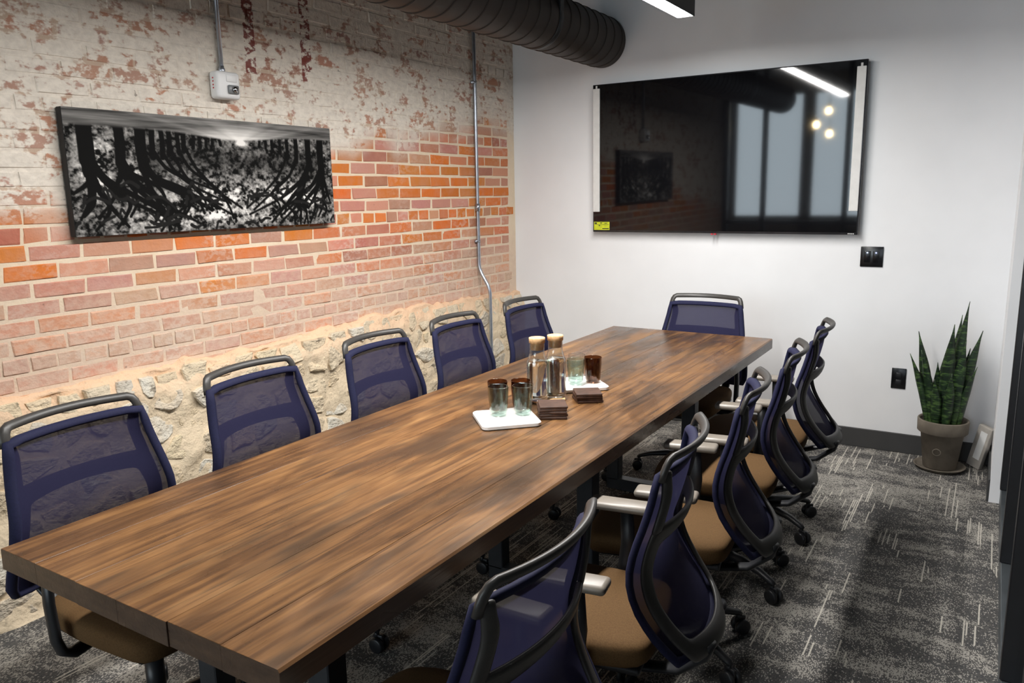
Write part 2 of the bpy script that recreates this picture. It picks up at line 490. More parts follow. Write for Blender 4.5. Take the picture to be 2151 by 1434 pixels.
# --- rubble stone footing standing proud of the brick
SX = A + .055
def top_z(y): return .832 + .018 * math.sin(y * 2.1 + .4) + .028 * mnoise.noise(Vector((y * 6, 2.2, 0))) + .016 * mnoise.noise(Vector((y * 19, 5.2, 0)))
m = MB(); ny = 330; vs = []; fs = []
rows = [i / 30 for i in range(31)]
nrow = len(rows) + 3
for i in range(ny + 1):
    y = FRONT + (D - FRONT) * i / ny; tz = top_z(y)
    for s_ in rows:
        z = s_ * tz
        d_ = .007 + .022 * mnoise.noise(Vector((y * 5, z * 6, 4))) + .014 * mnoise.noise(Vector((y * 15, z * 17, 7)))
        vs.append((SX + d_ - .03 * smooth(.9, 1, s_), y, z))
    for q, (dx, dz) in enumerate(((.004, .006), (-.02, .014), (-.07, .020))):
        vs.append((SX + dx - .03 + .01 * mnoise.noise(Vector((y * 15, q, 1))) * (q < 2), y, tz + dz))
for i in range(ny):
    for j in range(nrow - 1):
        a = i * nrow + j; fs.append((a, a + nrow, a + nrow + 1, a + 1))
m.add(vs, fs, True)
footing = struct(m.build('wall_left_base', M_footing))
# irregular cells -> one stone each
seeds = []
r = random.Random(21)
rows_z = [.07, .20, .33, .455, .575, .685, .775]
for j, z in enumerate(rows_z):
    y = .35 + (j % 2) * .08
    while y < D:
        st = r.uniform(.11, .24) * (1 if j < 5 else .8)
        seeds.append((y + st / 2 + r.uniform(-.02, .02), z + r.uniform(-.032, .032))); y += st
def clip(poly, px, py, nx, ny_):
    out = []
    for i in range(len(poly)):
        a, b = poly[i], poly[(i + 1) % len(poly)]
        da = (a[0]-px)*nx + (a[1]-py)*ny_; db = (b[0]-px)*nx + (b[1]-py)*ny_
        if da <= 0: out.append(a)
        if (da < 0) != (db < 0) and abs(da - db) > 1e-12:
            q = da / (da - db); out.append((a[0]+(b[0]-a[0])*q, a[1]+(b[1]-a[1])*q))
    return out
stone_tones = [lin(224, 208, 180), lin(214, 200, 176), lin(230, 210, 178), lin(206, 198, 184), lin(230, 202, 170), lin(222, 206, 174), lin(212, 194, 166), lin(220, 214, 200)]
for i, (sy, sz) in enumerate(seeds):
    tz = top_z(sy) - .008
    poly = [(max(FRONT, sy - .3), .004), (min(D - .004, sy + .3), .004), (min(D - .004, sy + .3), tz), (max(FRONT, sy - .3), tz)]
    for k, (qy, qz) in enumerate(seeds):
        if k == i or abs(qy - sy) > .6: continue
        dx, dy = qy - sy, qz - sz; L = math.hypot(dx, dy)
        gap = .012
        poly = clip(poly, (sy + qy) / 2 - dx / L * gap, (sz + qz) / 2 - dy / L * gap, dx / L, dy / L)
        if len(poly) < 3: break
    if len(poly) < 3: continue
    # resample the outline, wobble it
    per = sum(math.dist(poly[k], poly[(k+1) % len(poly)]) for k in range(len(poly)))
    n = max(9, min(15, int(per / .035))); pts = []
    for q in range(n):
        s_ = per * q / n; k = 0
        while s_ > math.dist(poly[k], poly[(k+1) % len(poly)]) + 1e-9:
            s_ -= math.dist(poly[k], poly[(k+1) % len(poly)]); k += 1
        a, b = poly[k], poly[(k+1) % len(poly)]; L = max(1e-6, math.dist(a, b))
        pts.append((a[0] + (b[0]-a[0]) * s_ / L, a[1] + (b[1]-a[1]) * s_ / L))
    cy = sum(p[0] for p in pts) / n; cz = sum(p[1] for p in pts) / n
    hgt = r.uniform(.008, .024); ty, tzl = r.uniform(-.14, .14), r.uniform(-.18, .18)
    rings = []
    for (sc, dep) in ((1.0, -.03), (.97, .75), (.86, 1.0), (.45, 1.02)):
        ring = []
        for p in pts:
            wob = 1 + .26 * mnoise.noise(Vector((p[0] * 14, p[1] * 14, sc * 3)))
            yy = cy + (p[0]-cy) * sc * wob; zz = cz + (p[1]-cz) * sc * wob
            zz = min(zz, tz); zz = max(zz, .004); yy = min(yy, D - .004)
            xx = SX - .004 + .022 * mnoise.noise(Vector((cy * 5, cz * 6, 4))) + hgt * dep + ((yy-cy) * ty + (zz-cz) * tzl) * (1 if dep > 0 else 0) + .007 * mnoise.noise(Vector((yy * 25, zz * 25, i)))
            xx = xx if dep > 0 else SX - .045
            xx -= .022 * smooth(.72, .84, zz)
            ring.append((xx - SX, yy - cy, zz - cz))
        rings.append(ring)
    m = MB(); vs = [p for rg in rings for p in rg] + [(rings[-1][0][0] + .002, 0, 0)]
    fs = []
    for q in range(3):
        for k in range(n):
            k2 = (k + 1) % n; fs.append((q*n+k, q*n+k2, (q+1)*n+k2, (q+1)*n+k))
    for k in range(n): fs.append((3*n+k, 3*n+(k+1) % n, 4*n))
    m.add(vs, fs, False)
    o = m.build('stone', M_stone, footing, (SX, cy, cz)); o.color = r.choice(stone_tones)

# --- baseboards
m = MB()
m.bbox((SX + .03, D - .012, 0), (RX, D, .115), .003, 1)
struct(m.build('baseboard_back', M_base))
m = MB(); m.bbox((RX - .010, 4.292, 0), (RX, D - .012, .115), .003, 1)
struct(m.build('baseboard_right', M_base))

# --- glazed black storefront on the door side
PX0, PX1 = RX + .045, RX + .12
def glazed(name, sill, uprights, lo, hi, axis, plane, label):
    """upright bars at each position, a head rail, a sill and a pane per bay; axis 1 runs along y, 0 along x"""
    def bx(m, a0, a1, z0, z1, d0, d1, bev=.003):
        if axis == 1: m.bbox((plane + d0, a0, z0), (plane + d1, a1, z1), bev, 1)
        else: m.bbox((a0, plane + d0, z0), (a1, plane + d1, z1), bev, 1)
    m = MB(); bx(m, lo, hi, CEIL - .09, CEIL, 0, .075)
    root = struct(m.build(name, M_frame), label)
    m = MB(); bx(m, lo, hi, 0, .09, 0, .07); m.build('sill_rail', M_sill, root)
    for u in uprights:
        m = MB(); bx(m, u - .03, u + .03, .09, CEIL - .09, -.004, .078); m.build('mullion', M_frame, root)
    m = MB(); bx(m, lo, hi, 1.02, 1.07, .012, .062); m.build('mid_rail', M_frame, root)
    us = sorted(uprights)
    for a, b in zip(us[:-1], us[1:]):
        for z0, z1 in ((.09, 1.02), (1.07, CEIL - .09)):
            m = MB(); bx(m, a + .03, b - .03, z0, z1, .032, .040, .001); m.build('pane', G_pane, root)
    return root
glazed('window_1', True, [4.26, 3.40, 2.54, 1.68, .82, FRONT + .12], FRONT + .09, 4.288, 1, PX0, 'black framed glazed partition along the room beside the snake plant')
glazed('window_2', True, [-2.97, -2.50, -1.55, -.70], -3.0, -.66, 0, FRONT, 'black framed glass front of the meeting room')
# dark corridor wall beyond the side partition, lobby around the camera's back
M_dark = plain('dark corridor paint', lin(38, 36, 36), .8)
M_lobby = plain('lobby paint', lin(120, 116, 110), .85)
m = MB(); m.box((1.9, -5.1, 0), (2.0, D + .15, CEIL)); struct(m.build('wall_corridor', M_dark))
m = MB(); m.box((RX + .31, D, 0), (1.9, D + .12, CEIL)); struct(m.build('wall_corridor_end', M_dark))
m = MB(); m.box((-4.6, -5.2, CEIL + .25), (2.0, FRONT, CEIL + .33)); struct(m.build('ceiling_lobby', M_ceil))
m = MB()
for (x0, x1, z0, z1) in ((-4.6, -4.2, 0, 3.3), (-3.05, -2.85, 0, 3.3), (-1.7, -1.5, 0, 3.3), (-.35, 2.0, 0, 3.3), (-4.2, -.35, 0, .9), (-4.2, -.35, 3.0, 3.3)):
    m.box((x0, -5.1, z0), (x1, -5.0, z1))
struct(m.build('wall_lobby', M_lobby))
m = MB(); m.box((-4.7, -5.1, 0), (-4.6, FRONT, 3.3)); struct(m.build('wall_lobby_side', M_lobby))
m = MB(); m.box((-4.6, FRONT, 0), (A - .15, FRONT + .1, CEIL + .25)); struct(m.build('wall_lobby_return', M_lobby))
m = MB(); m.box((-4.7, -5.2, -.08), (A - .2, FRONT, 0)); struct(m.build('floor_lobby', M_carpet))

# ------------------------------------------------------------------ conference table
TX0, TX1, TY0, TY1, TZ, TH = -1.869, -.952, .780, 4.125, .76, .052
table = tag(empty('conference_table', ((TX0+TX1)/2, (TY0+TY1)/2, 0)), 'long dark stained wooden conference table on steel legs', 'table')
cx, cy = (TX0+TX1)/2, (TY0+TY1)/2
ws = [.150, .158, .146, .160, .152, .151]; x = TX0
for i, w in enumerate(ws):
    m = MB(); e = random.uniform(-.002, .002)
    m.bbox((x + .0005 - cx, TY0 + e - cy, TZ - TH), (x + w - .0005 - cx, TY1 + e * .5 - cy, TZ), .0008, 1)
    if i in (0, 5):                                       # eased outer edge
        xo = TX0 - cx if i == 0 else x + w - .0005 - cx
        for q, v in enumerate(m.v):
            if abs(v[0] - xo) < .004 and v[2] > TZ - .01:
                near = abs(v[0] - xo) < .0012 and v[2] < TZ - .0006
                m.v[q] = (v[0], v[1], v[2] - .0042) if near else (v[0] + (.0042 if i == 0 else -.0042), v[1], v[2])
    m.build('plank', M_wood, table); x += w
def U_frame(yc):
    m = MB(); xl, xr, w = -1.605, -1.205, .033
    for xx in (xl, xr): m.bbox((xx - w - cx, yc - .03 - cy, .05), (xx + w - cx, yc + .03 - cy, TZ - TH - .008), .003, 1)
    m.bbox((xl - w - cx, yc - .03 - cy, 0.0), (xr + w - cx, yc + .03 - cy, .06), .003, 1)
    m.bbox((xl - .09 - cx, yc - .045 - cy, TZ - TH - .008), (xr + .09 - cx, yc + .045 - cy, TZ - TH), .002, 1)
    return m
for yc in (1.12, 2.45, 3.58): U_frame(yc).build('leg_frame', M_steel, table)

# ------------------------------------------------------------------ mesh task chairs
ZP = [.445, .484, .537, .60, .663, .722, .780, .838, .90, .955]
XP = [.285, .263, .223, .187, .170, .176, .194, .210, .222, .236]
WP = [.195, .222, .238, .245, .242, .232, .222, .211, .201, .192]
def ip(z, T):
    # Catmull-Rom through the table
    i = 0
    while i < len(ZP) - 2 and z > ZP[i + 1]: i += 1
    t_ = (z - ZP[i]) / (ZP[i+1] - ZP[i]); t_ = min(1, max(0, t_))
    p0, p1, p2, p3 = T[max(i-1, 0)], T[i], T[i+1], T[min(i+2, len(T)-1)]
    return .5 * (2*p1 + (p2-p0)*t_ + (2*p0-5*p1+4*p2-p3)*t_*t_ + (3*p1-p0-3*p2+p3)*t_**3)
def fpt(u, z, bow, off=0.):
    return Vector((ip(z, XP) + off + bow * (1 - u * u), ip(z, WP) * u, z))
def annulus(oz0, oz1, iz0, iz1, ia, kout_top=0., kout_bot=0., kin=.5, bow=.055, off=.010, n=14, ia_top=None, fu=.90):
    """a plate in the back's (u, z) sheet with one rounded window"""
    loop = []
    for s_ in range(4):
        for q in range(n):
            a = -1 + 2 * q / n
            loop.append(((a, -1), (1, a), (-a, 1), (-1, -a))[s_])
    def sq(s, t, k): return s * math.sqrt(1 - k * t * t / 2), t * math.sqrt(1 - k * s * s / 2)
    rings = []
    for w in (0, .5, 1):
        ring = []
        for (s, t_) in loop:
            ko = kout_top if t_ > 0 else kout_bot
            so, to = sq(s, t_, ko)
            si, ti = sq(s, t_, kin); so *= fu
            uo, zo = so, (oz0 + oz1) / 2 + to * (oz1 - oz0) / 2
            iaa = ia if ia_top is None else ia + (ia_top - ia) * (ti + 1) / 2
            ui, zi = si * iaa, (iz0 + iz1) / 2 + ti * (iz1 - iz0) / 2
            ring.append(fpt(uo + (ui - uo) * w, zo + (zi - zo) * w, bow, off))
        rings.append(ring)
    N = len(loop); m = MB(); fs = []
    for q in range(2):
        for k in range(N):
            k2 = (k + 1) % N; fs.append((q*N+k, q*N+k2, (q+1)*N+k2, (q+1)*N+k))
    m.add([p for rg in rings for p in rg], fs, True)
    return m
def solid(o, th, sub=1):
    md = o.modifiers.new('thickness', 'SOLIDIFY'); md.thickness = th; md.offset = 0
    if sub:
        ms = o.modifiers.new('round', 'SUBSURF'); ms.levels = sub; ms.render_levels = sub
def make_chair():
    root = empty('mesh_task_chair')
    # back: rear frame with two windows, carrying handle, stretched mesh and its binding
    m = annulus(.438, .782, .490, .738, .750, 0, .18, .30, ia_top=.750, fu=.915)
    for sd in (-1, 1):                                   # uprights from the crossbar to the handle
        vs = []; fs = []; nz_ = 8
        for q in range(nz_ + 1):
            f_ = q / nz_; z = .762 + (.918 - .762) * f_
            a0 = .765 + .10 * smooth(.6, 1, f_); a1 = .915 + .07 * smooth(.5, 1, f_)
            for w_ in (0, .5, 1): vs.append(fpt(sd * (a0 + (a1 - a0) * w_), z, .055, .010 - .006 * f_))
        for q in range(nz_):
            for w_ in range(2):
                a = q * 3 + w_; fs.append((a, a + 1, a + 4, a + 3) if sd > 0 else (a, a + 3, a + 4, a + 1))
        m.add(vs, fs, True)
    o = m.build('back_frame', M_chair, root); solid(o, .014)
    pts = []; HB = .047
    for (u_, z_) in ((-.985, .895), (-.985, .915), (-.98, .929), (-.955, .9415), (-.90, .9470)): pts.append(fpt(u_, z_, HB, .004))
    for q in range(1, 16): pts.append(fpt(-.90 + 1.8 * q / 16, .9470 + .002 * math.sin(PI * q / 16), HB, .004))
    for (u_, z_) in ((.90, .9470), (.955, .9415), (.98, .929), (.985, .915), (.985, .895)): pts.append(fpt(u_, z_, HB, .004))
    m = MB(); m.tube(pts, 0, 12, ell=(.0085, .0135), up=(0, -1, 0)); m.build('handle', M_chair, root)
    m = MB(); nu, nv = 14, 20; vs = []; fs = []
    for j in range(nv + 1):
        z = .462 + (.908 - .462) * j / nv
        for i in range(nu + 1): vs.append(fpt(-.985 + 1.97 * i / nu, z, .040, -.004))
    for j in range(nv):
        for i in range(nu):
            a = j * (nu + 1) + i; fs.append((a, a + 1, a + nu + 2, a + nu + 1))
    m.add(vs, fs, True); m.build('back_mesh', M_mesh, root)
    pts = []
    zs = [.466 + (.904 - .466) * k / 14 for k in range(15)]
    for z in zs: pts.append(fpt(-.98, z, .040, -.006))
    for k in range(1, 10): pts.append(fpt(-.98 + 1.96 * k / 10, .908, .040, -.006))
    for z in reversed(zs): pts.append(fpt(.98, z, .040, -.006))
    for k in range(1, 10): pts.append(fpt(.98 - 1.96 * k / 10, .458, .040, -.006))
    m = MB(); m.tube(pts, 0, 8, True, ell=(.009, .015), up=(0, 1, 0)); m.build('binding', M_navy, root)
    # seat
    bm = bmesh.new(); bmesh.ops.create_cube(bm, size=1)
    bmesh.ops.subdivide_edges(bm, edges=bm.edges[:], cuts=5, use_grid_fill=True)
    for v in bm.verts:
        x, y, z = v.co * 2
        x2 = x * math.sqrt(1 - .18 * y * y); y2 = y * math.sqrt(1 - .22 * x * x) * (1 - .05 * (x + 1) / 2)
        zz = z * .034 - (.018 * max(0, -x - .4) ** 2 * 2.5) + (.006 * (1 - x * x) * (1 - y * y) if z > 0 else 0)
        k = 1 - .06 * abs(z) ** 4
        v.co = Vector((-.025 + x2 * .235 * k, y2 * .215 * k, .432 + zz))
    me = bpy.data.meshes.new('seat'); bm.to_mesh(me); bm.free()
    for q in me.polygons: q.use_smooth = True
    o = link('seat', me, M_seat, root); ms = o.modifiers.new('round', 'SUBSURF'); ms.levels = 1; ms.render_levels = 1
    m = MB(); m.bbox((-.22, -.18, .385), (.18, .18, .405), .008, 2); m.build('seat_pan', M_chairdark, root)
    m = MB(); m.bbox((-.10, -.075, .325), (.13, .075, .388), .012, 2)
    m.tube([(.02, -.07, .355), (.02, -.22, .352), (-.01, -.245, .35)], .007, 8)
    m.build('tilt_mechanism', M_chairdark, root)
    # bracket carrying the back
    m = MB()
    for s in (-1, 1):
        m.tube([(.06, .05 * s, .355), (.17, .07 * s, .35), (.26, .09 * s, .375), (.325, .10 * s, .43), (.335, .10 * s, .465)], 0, 10, ell=(.024, .011))
    m.build('back_bracket', M_chairdark, root)
    m = MB(); m.lathe([(.026, .10), (.026, .24), (.018, .24), (.018, .33)], 20); m.build('gas_lift', M_chairdark, root)
    # arms
    for s in (-1, 1):
        m = MB()
        m.tube([(.03, .16 * s, .372), (.03, .205 * s, .366), (.03, .232 * s, .385), (.034, .241 * s, .42), (.045, .240 * s, .52), (.040, .238 * s, .630)], 0, 10, ell=[(.024, .013)] * 4 + [(.023, .013), (.020, .013)], up=(0, 0, 1))
        arm = m.build('armrest', M_chairdark, root)
        m = MB(); m.bbox((-.070, .237 * s - .034, .628), (.118, .237 * s + .034, .652), .011, 3); m.build('arm_pad', M_pad, arm)
    # five star base
    m = MB(); m.lathe([(.0, .062), (.045, .062), (.050, .075), (.046, .125), (.030, .135), (.0, .135)], 24); m.build('base_hub', M_chairdark, root)
    caster = None
    for k in range(5):
        a = math.radians(36 + 72 * k)
        m = MB(); pts = [(.03, 0, .100), (.12, 0, .104), (.21, 0, .094), (.265, 0, .078), (.276, 0, .070)]
        m.tube(pts, 0, 10, ell=[(.024, .020), (.021, .017), (.017, .013), (.014, .011), (.010, .008)], up=(0, 0, 1))
        lg = m.build('leg', M_chairdark, root); lg.rotation_euler = (0, 0, a); lg['arm_index'] = k
        if caster is None:
            m = MB()
            for s in (-1, 1):
                m.lathe([(.0, .006), (.020, .006), (.0275, .010), (.0275, .022), (.022, .025), (.0, .025)], 20, M=Matrix.Translation((.276, 0, .0275)) @ Matrix.Rotation(-s * PI / 2, 4, 'X'))
            m.bbox((.254, -.006, .030), (.294, .006, .062), .004, 2)
            m.lathe([(.0, .040), (.009, .040), (.009, .076), (.0, .076)], 12, c=(.268, 0, 0))
            caster = m.mesh('caster')
        c = link('caster', caster, M_chairdark, lg)
    return root
chair = make_chair()
def adj(i): return ('first', 'second', 'third', 'fourth', 'fifth')[i]
spots = []
for i, (y, rz, dx) in enumerate(((1.09, .02, -.02), (1.725, .16, -.004), (2.335, .18, -.001), (2.922, .15, -.004), (3.500, .11, -.010))):
    lb = '%s navy mesh chair from the camera, back turned, on the open carpet side' % adj(i)
    spots.append(((-.84 + dx, y, 0), rz, lb, 'mesh chairs along the carpet side of the table'))
for i, (y, rz, dx) in enumerate(((1.165, .05, 0), (1.79, .05, 0), (2.44, .04, 0), (3.01, .03, 0), (3.645, .02, 0))):
    lb = '%s navy mesh chair from the camera along the brick wall' % adj(i)
    spots.append(((-1.955 + dx, y, 0), PI + rz, lb, 'mesh chairs along the brick wall'))
spots.append(((-1.345, 3.982, 0), PI / 2, 'navy mesh chair at the far table end under the television', 'mesh chair at the table head'))
turn = []; wheels = []
for (loc, rz, lb, gp) in spots:                          # swivel each base so that no two casters meet
    best = None
    for dlt in (0, 5, -5, 10, -10, 15, -15, 20, -20, 25, -25, 30, -30):
        ws_ = [(loc[0] + .276 * math.cos(rz + math.radians(36 + 72 * k + dlt)), loc[1] + .276 * math.sin(rz + math.radians(36 + 72 * k + dlt))) for k in range(5)]
        dm = min([math.dist(a, b) for a in ws_ for b in wheels] + [9])
        if best is None or dm > best[0] + .001: best = (dm, dlt, ws_)
        if dm > .085: break
    turn.append(best[1]); wheels += best[2]
for i, (loc, rz, lb, gp) in enumerate(spots):
    o = chair if i == 0 else copy_tree(chair)
    o.location = loc; o.rotation_euler = (0, 0, rz)
    tag(o, lb, 'chair', gp if i < 10 else None)
    for ch in o.children:
        if ch.name.startswith('leg'): ch.rotation_euler = (0, 0, math.radians(36 + 72 * int(ch['arm_index']) + turn[i]))

# ------------------------------------------------------------------ television
TVX, TVZ, TVW, TVH = -2.343, 1.2664, 1.67, .9586
tv = tag(empty('television', (TVX + TVW / 2, D - .062, TVZ)), 'large black glossy television hung on the white end wall', 'television')
tv.rotation_euler = (.008, 0, 0)
# local: x across, y into the wall, z up from the bottom edge; front glass at y = 0
hw = TVW / 2
m = MB(); m.bbox((-hw, .002, 0), (hw, .028, TVH), .004, 2); m.build('casing', M_bezel, tv)
m = MB(); m.bbox((-hw + .006, -.001, .012), (hw - .006, .004, TVH - .006), .0015, 1); m.build('screen', M_gloss, tv)
m = MB(); m.box((-hw + .3, .028, .22), (hw - .3, .046, .75)); m.build('rear_housing', M_chairdark, tv)
m = MB(); m.box((-.22, .046, .35), (.22, .060, .62)); m.build('wall_bracket', M_steel, tv)
for xs, top in ((-hw + .006, .932), (hw - .054, .922)):
    m = MB(); m.bbox((xs, -.010, .135), (xs + .048, -.001, top), .002, 1)
    m.bbox((xs + .018, -.006, top), (xs + .030, -.001, top + .018), .001, 1)
    m.build('packing_strip', M_foam, tv)
m = MB(); m.box((-hw + .010, -.002, .014), (-hw + .125, -.001, .068)); st = m.build('energy_sticker', M_yellow, tv)
m = MB()
for (x0, x1, z0, z1) in ((.004, .022, .040, .050), (.045, .060, .044, .050), (.078, .098, .044, .048), (.004, .110, .034, .036), (.035, .045, .026, .032), (.062, .110, .006, .012)):
    m.box((-hw + .010 + x0, -.0026, .014 + z0), (-hw + .010 + x1, -.002, .014 + z1))
m.build('sticker_print', M_ink, st)
m = MB()
for s in (-1, 1): m.bbox((s * .010 - .007, -.002, -.010), (s * .010 + .007, .012, -.001), .002, 1)
m.build('status_light', M_red, tv)
m = MB()
for k in range(4): m.box((hw - .052 + k * .009, -.0016, .004), (hw - .046 + k * .009, .002, .009))
m.build('corner_mark', M_foam, tv)

# ------------------------------------------------------------------ framed print on the brick
PY0, PY1, PZ0, PZ1 = 1.644, 3.010, 1.398, 1.876
canvas = tag(empty('canvas_print', (A + .006, (PY0+PY1)/2, (PZ0+PZ1)/2)), 'black and white canvas print of tree roots on the brick wall', 'picture')
pw, ph = PY1 - PY0, PZ1 - PZ0
m = MB(); m.bbox((.004, -pw/2, -ph/2), (.040, pw/2, ph/2), .003, 1); m.build('canvas_edge', plain('canvas edge', lin(34, 33, 32), .8), canvas)
def fbm(wd, ht, sx, sy, oct=5, seed=0):
    g = np.random.default_rng(seed); out = np.zeros((ht, wd)); amp = 1; tot = 0
    for o_ in range(oct):
        nx, ny_ = max(2, int(sx * 2 ** o_)) + 2, max(2, int(sy * 2 ** o_)) + 2
        a = g.random((ny_, nx))
        X = np.linspace(0, nx - 1.001, wd); Y = np.linspace(0, ny_ - 1.001, ht)
        xi = X.astype(int); yi = Y.astype(int); fx = X - xi; fy = (Y - yi)[:, None]
        fx = fx * fx * (3 - 2 * fx); fy = fy * fy * (3 - 2 * fy)
        q = (a[yi][:, xi] * (1-fx) + a[yi][:, xi+1] * fx) * (1-fy) + (a[yi+1][:, xi] * (1-fx) + a[yi+1][:, xi+1] * fx) * fy
        out += amp * q; tot += amp; amp *= .6
    return out / tot
GW, GH = 520, 182
U, V = np.meshgrid(np.linspace(0, 1, GW), np.linspace(0, 1, GH))
gn = fbm(GW, GH, 40, 16, 4, 1); g2 = fbm(GW, GH, 7, 4, 4, 2); g3 = fbm(GW, GH, 110, 45, 3, 3)
img = .25 + 1.7 * (gn - .5) + 1.5 * (g3 - .5)
bright = np.zeros_like(U)
for (u0, v0, ru, rv, k) in ((.075, .50, .035, .14, 1.0), (.47, .70, .11, .11, .75), (.73, .68, .10, .10, .7), (.47, .86, .022, .03, 2.2), (.86, .72, .06, .10, .7), (.30, .86, .15, .10, .35), (.10, .30, .05, .08, .3), (.19, .50, .03, .08, .5), (.62, .88, .2, .07, .3)):
    bright += k * np.exp(-((U-u0)/ru)**2 - ((V-v0)/rv)**2)
img = img * (.45 + 1.3 * np.clip(bright, 0, 1.2)) + .42 * bright * (gn > .47) + .05
img *= 1 - .55 * np.exp(-((V-.36)/.12)**2) * (np.abs(U-.58) < .35)
def stroke(pts, w0, w1, val=.006, soft=.004):
    global img
    pts = np.array(pts, float); n = 60
    # Bezier-like smooth path through control points
    tt = np.linspace(0, len(pts) - 1, n * (len(pts) - 1)); i = np.minimum(tt.astype(int), len(pts) - 2); f = tt - i
    def cr(k):
        p0 = pts[np.maximum(i-1, 0), k]; p1 = pts[i, k]; p2 = pts[i+1, k]; p3 = pts[np.minimum(i+2, len(pts)-1), k]
        return .5 * (2*p1 + (p2-p0)*f + (2*p0-5*p1+4*p2-p3)*f*f + (3*p1-p0-3*p2+p3)*f**3)
    xs, ys = cr(0), cr(1)
    asp = ph / pw
    for q, (a, b) in enumerate(zip(xs, ys)):
        w = w0 + (w1 - w0) * q / len(xs)
        x0, x1 = int((a - w - .01) * GW), int((a + w + .01) * GW) + 2; y0, y1 = int((b - (w + .01) / asp) * GH), int((b + (w + .01) / asp) * GH) + 2
        x0, y0 = max(0, x0), max(0, y0); x1, y1 = min(GW, x1), min(GH, y1)
        if x1 <= x0 or y1 <= y0: continue
        dd = np.hypot(U[y0:y1, x0:x1] - a, (V[y0:y1, x0:x1] - b) * asp)
        mk = np.clip((w + soft - dd) / soft, 0, 1) * .95
        img[y0:y1, x0:x1] = img[y0:y1, x0:x1] * (1 - mk) + val * mk
ra = random.Random(5)
trunks = [(.055, .019, .40), (.155, .012, .42), (.225, .014, .46), (.262, .006, .36), (.29, .005, .36), (.318, .005, .33), (.345, .004, .32), (.368, .005, .30), (.40, .003, .27), (.425, .003, .26), (.45, .0022, .25), (.475, .002, .24), (.50, .002, .23),
          (.66, .002, .23), (.69, .0025, .24), (.72, .003, .26), (.75, .003, .28), (.785, .004, .32), (.825, .006, .36), (.885, .010, .42), (.945, .012, .46)]
for (u0, w, vb) in trunks:
    stroke([(u0, .10), (u0 + ra.uniform(-.004, .004), (.1 + vb) / 2), (u0 + ra.uniform(-.004, .004), vb)], w, w * 1.1)
    nr = 5 if w > .009 else (1 if w > .0035 else 0)
    for k in range(nr):
        side = 1 if u0 < .58 else -1
        sp = (ra.uniform(-.25, .9) if k else .9) * side * (.30 if w > .008 else .24); dep = ra.uniform(.26, .56)
        p1 = (u0 + sp * .18, vb + dep * .30); p2 = (u0 + sp * .52 + ra.uniform(-.02, .02), vb + dep * .65); p3 = (u0 + sp * .95 + ra.uniform(-.03, .03), vb + dep)
        stroke([(u0, vb - .05), p1, p2, p3], w * .62, .0012)
        if w > .004:
            q = (p2[0] + ra.uniform(-.06, .06), min(.99, p2[1] + ra.uniform(.12, .3)))
            stroke([p1, p2, ((p2[0]+q[0])/2 + .012, (p2[1]+q[1])/2), q], w * .3, .001)
for k in range(46):
    u0 = ra.random(); v0 = ra.uniform(.6, .97); dx = ra.uniform(-.1, .1)
    stroke([(u0, v0), (u0 + dx * .5, v0 + ra.uniform(-.05, .06)), (u0 + dx, v0 + ra.uniform(-.08, .1))], ra.uniform(.0008, .0024), .0006, .03)
# streaky water/sky band over the trees, opening round the low light
hz = .135 + .055 * np.exp(-((U - .56) / .17) ** 2)
ang = np.arctan2((V - .23) * 2.2, np.abs(U - .58) + .02)
st = fbm(GW, GH, 6, 60, 4, 9)
rad_ = np.interp(ang.ravel() * 14 % 40, np.arange(41), np.random.default_rng(4).random(41)).reshape(ang.shape)
sky = .16 + .40 * (st - .42) + .16 * (rad_ - .5) + .62 * np.exp(-((U - .57) / .17) ** 2 - ((V - .17) / .10) ** 2) + .10 * np.exp(-((U - .40) / .15) ** 2 - (V / .05) ** 2)
mk = np.clip((hz - V) / .02, 0, 1)
img = img * (1 - mk) + sky * mk
img += 1.6 * np.exp(-((U - .585) / .02) ** 2 - ((V - .205) / .022) ** 2)
img = np.clip(img, .004, .92)
img = np.where(img < .5, img, img)
lum = img ** 1.3 * 1.0 + .001
vs = np.zeros((GH * GW, 3)); vs[:, 0] = .0405; vs[:, 1] = (U.ravel() - .5) * (pw - .002); vs[:, 2] = (.5 - V.ravel()) * (ph - .002)
idx = np.arange(GH * GW).reshape(GH, GW)
quads = np.stack([idx[:-1, :-1], idx[1:, :-1], idx[1:, 1:], idx[:-1, 1:]], -1).reshape(-1, 4)
me = bpy.data.meshes.new('print'); me.from_pydata(vs.tolist(), [], quads.tolist())
at = me.color_attributes.new('ink', 'FLOAT_COLOR', 'POINT')
cc = np.ones((GH * GW, 4), dtype=np.float32); cc[:, 0] = lum.ravel() * 1.0; cc[:, 1] = lum.ravel() * .97; cc[:, 2] = lum.ravel() * .93
at.data.foreach_set('color', cc.ravel())
t = NT('printed canvas'); t.done(t.node('ShaderNodeVertexColor', layer_name='ink').outputs[0], .7, 0, .12)
link('print', me, t.m, canvas)

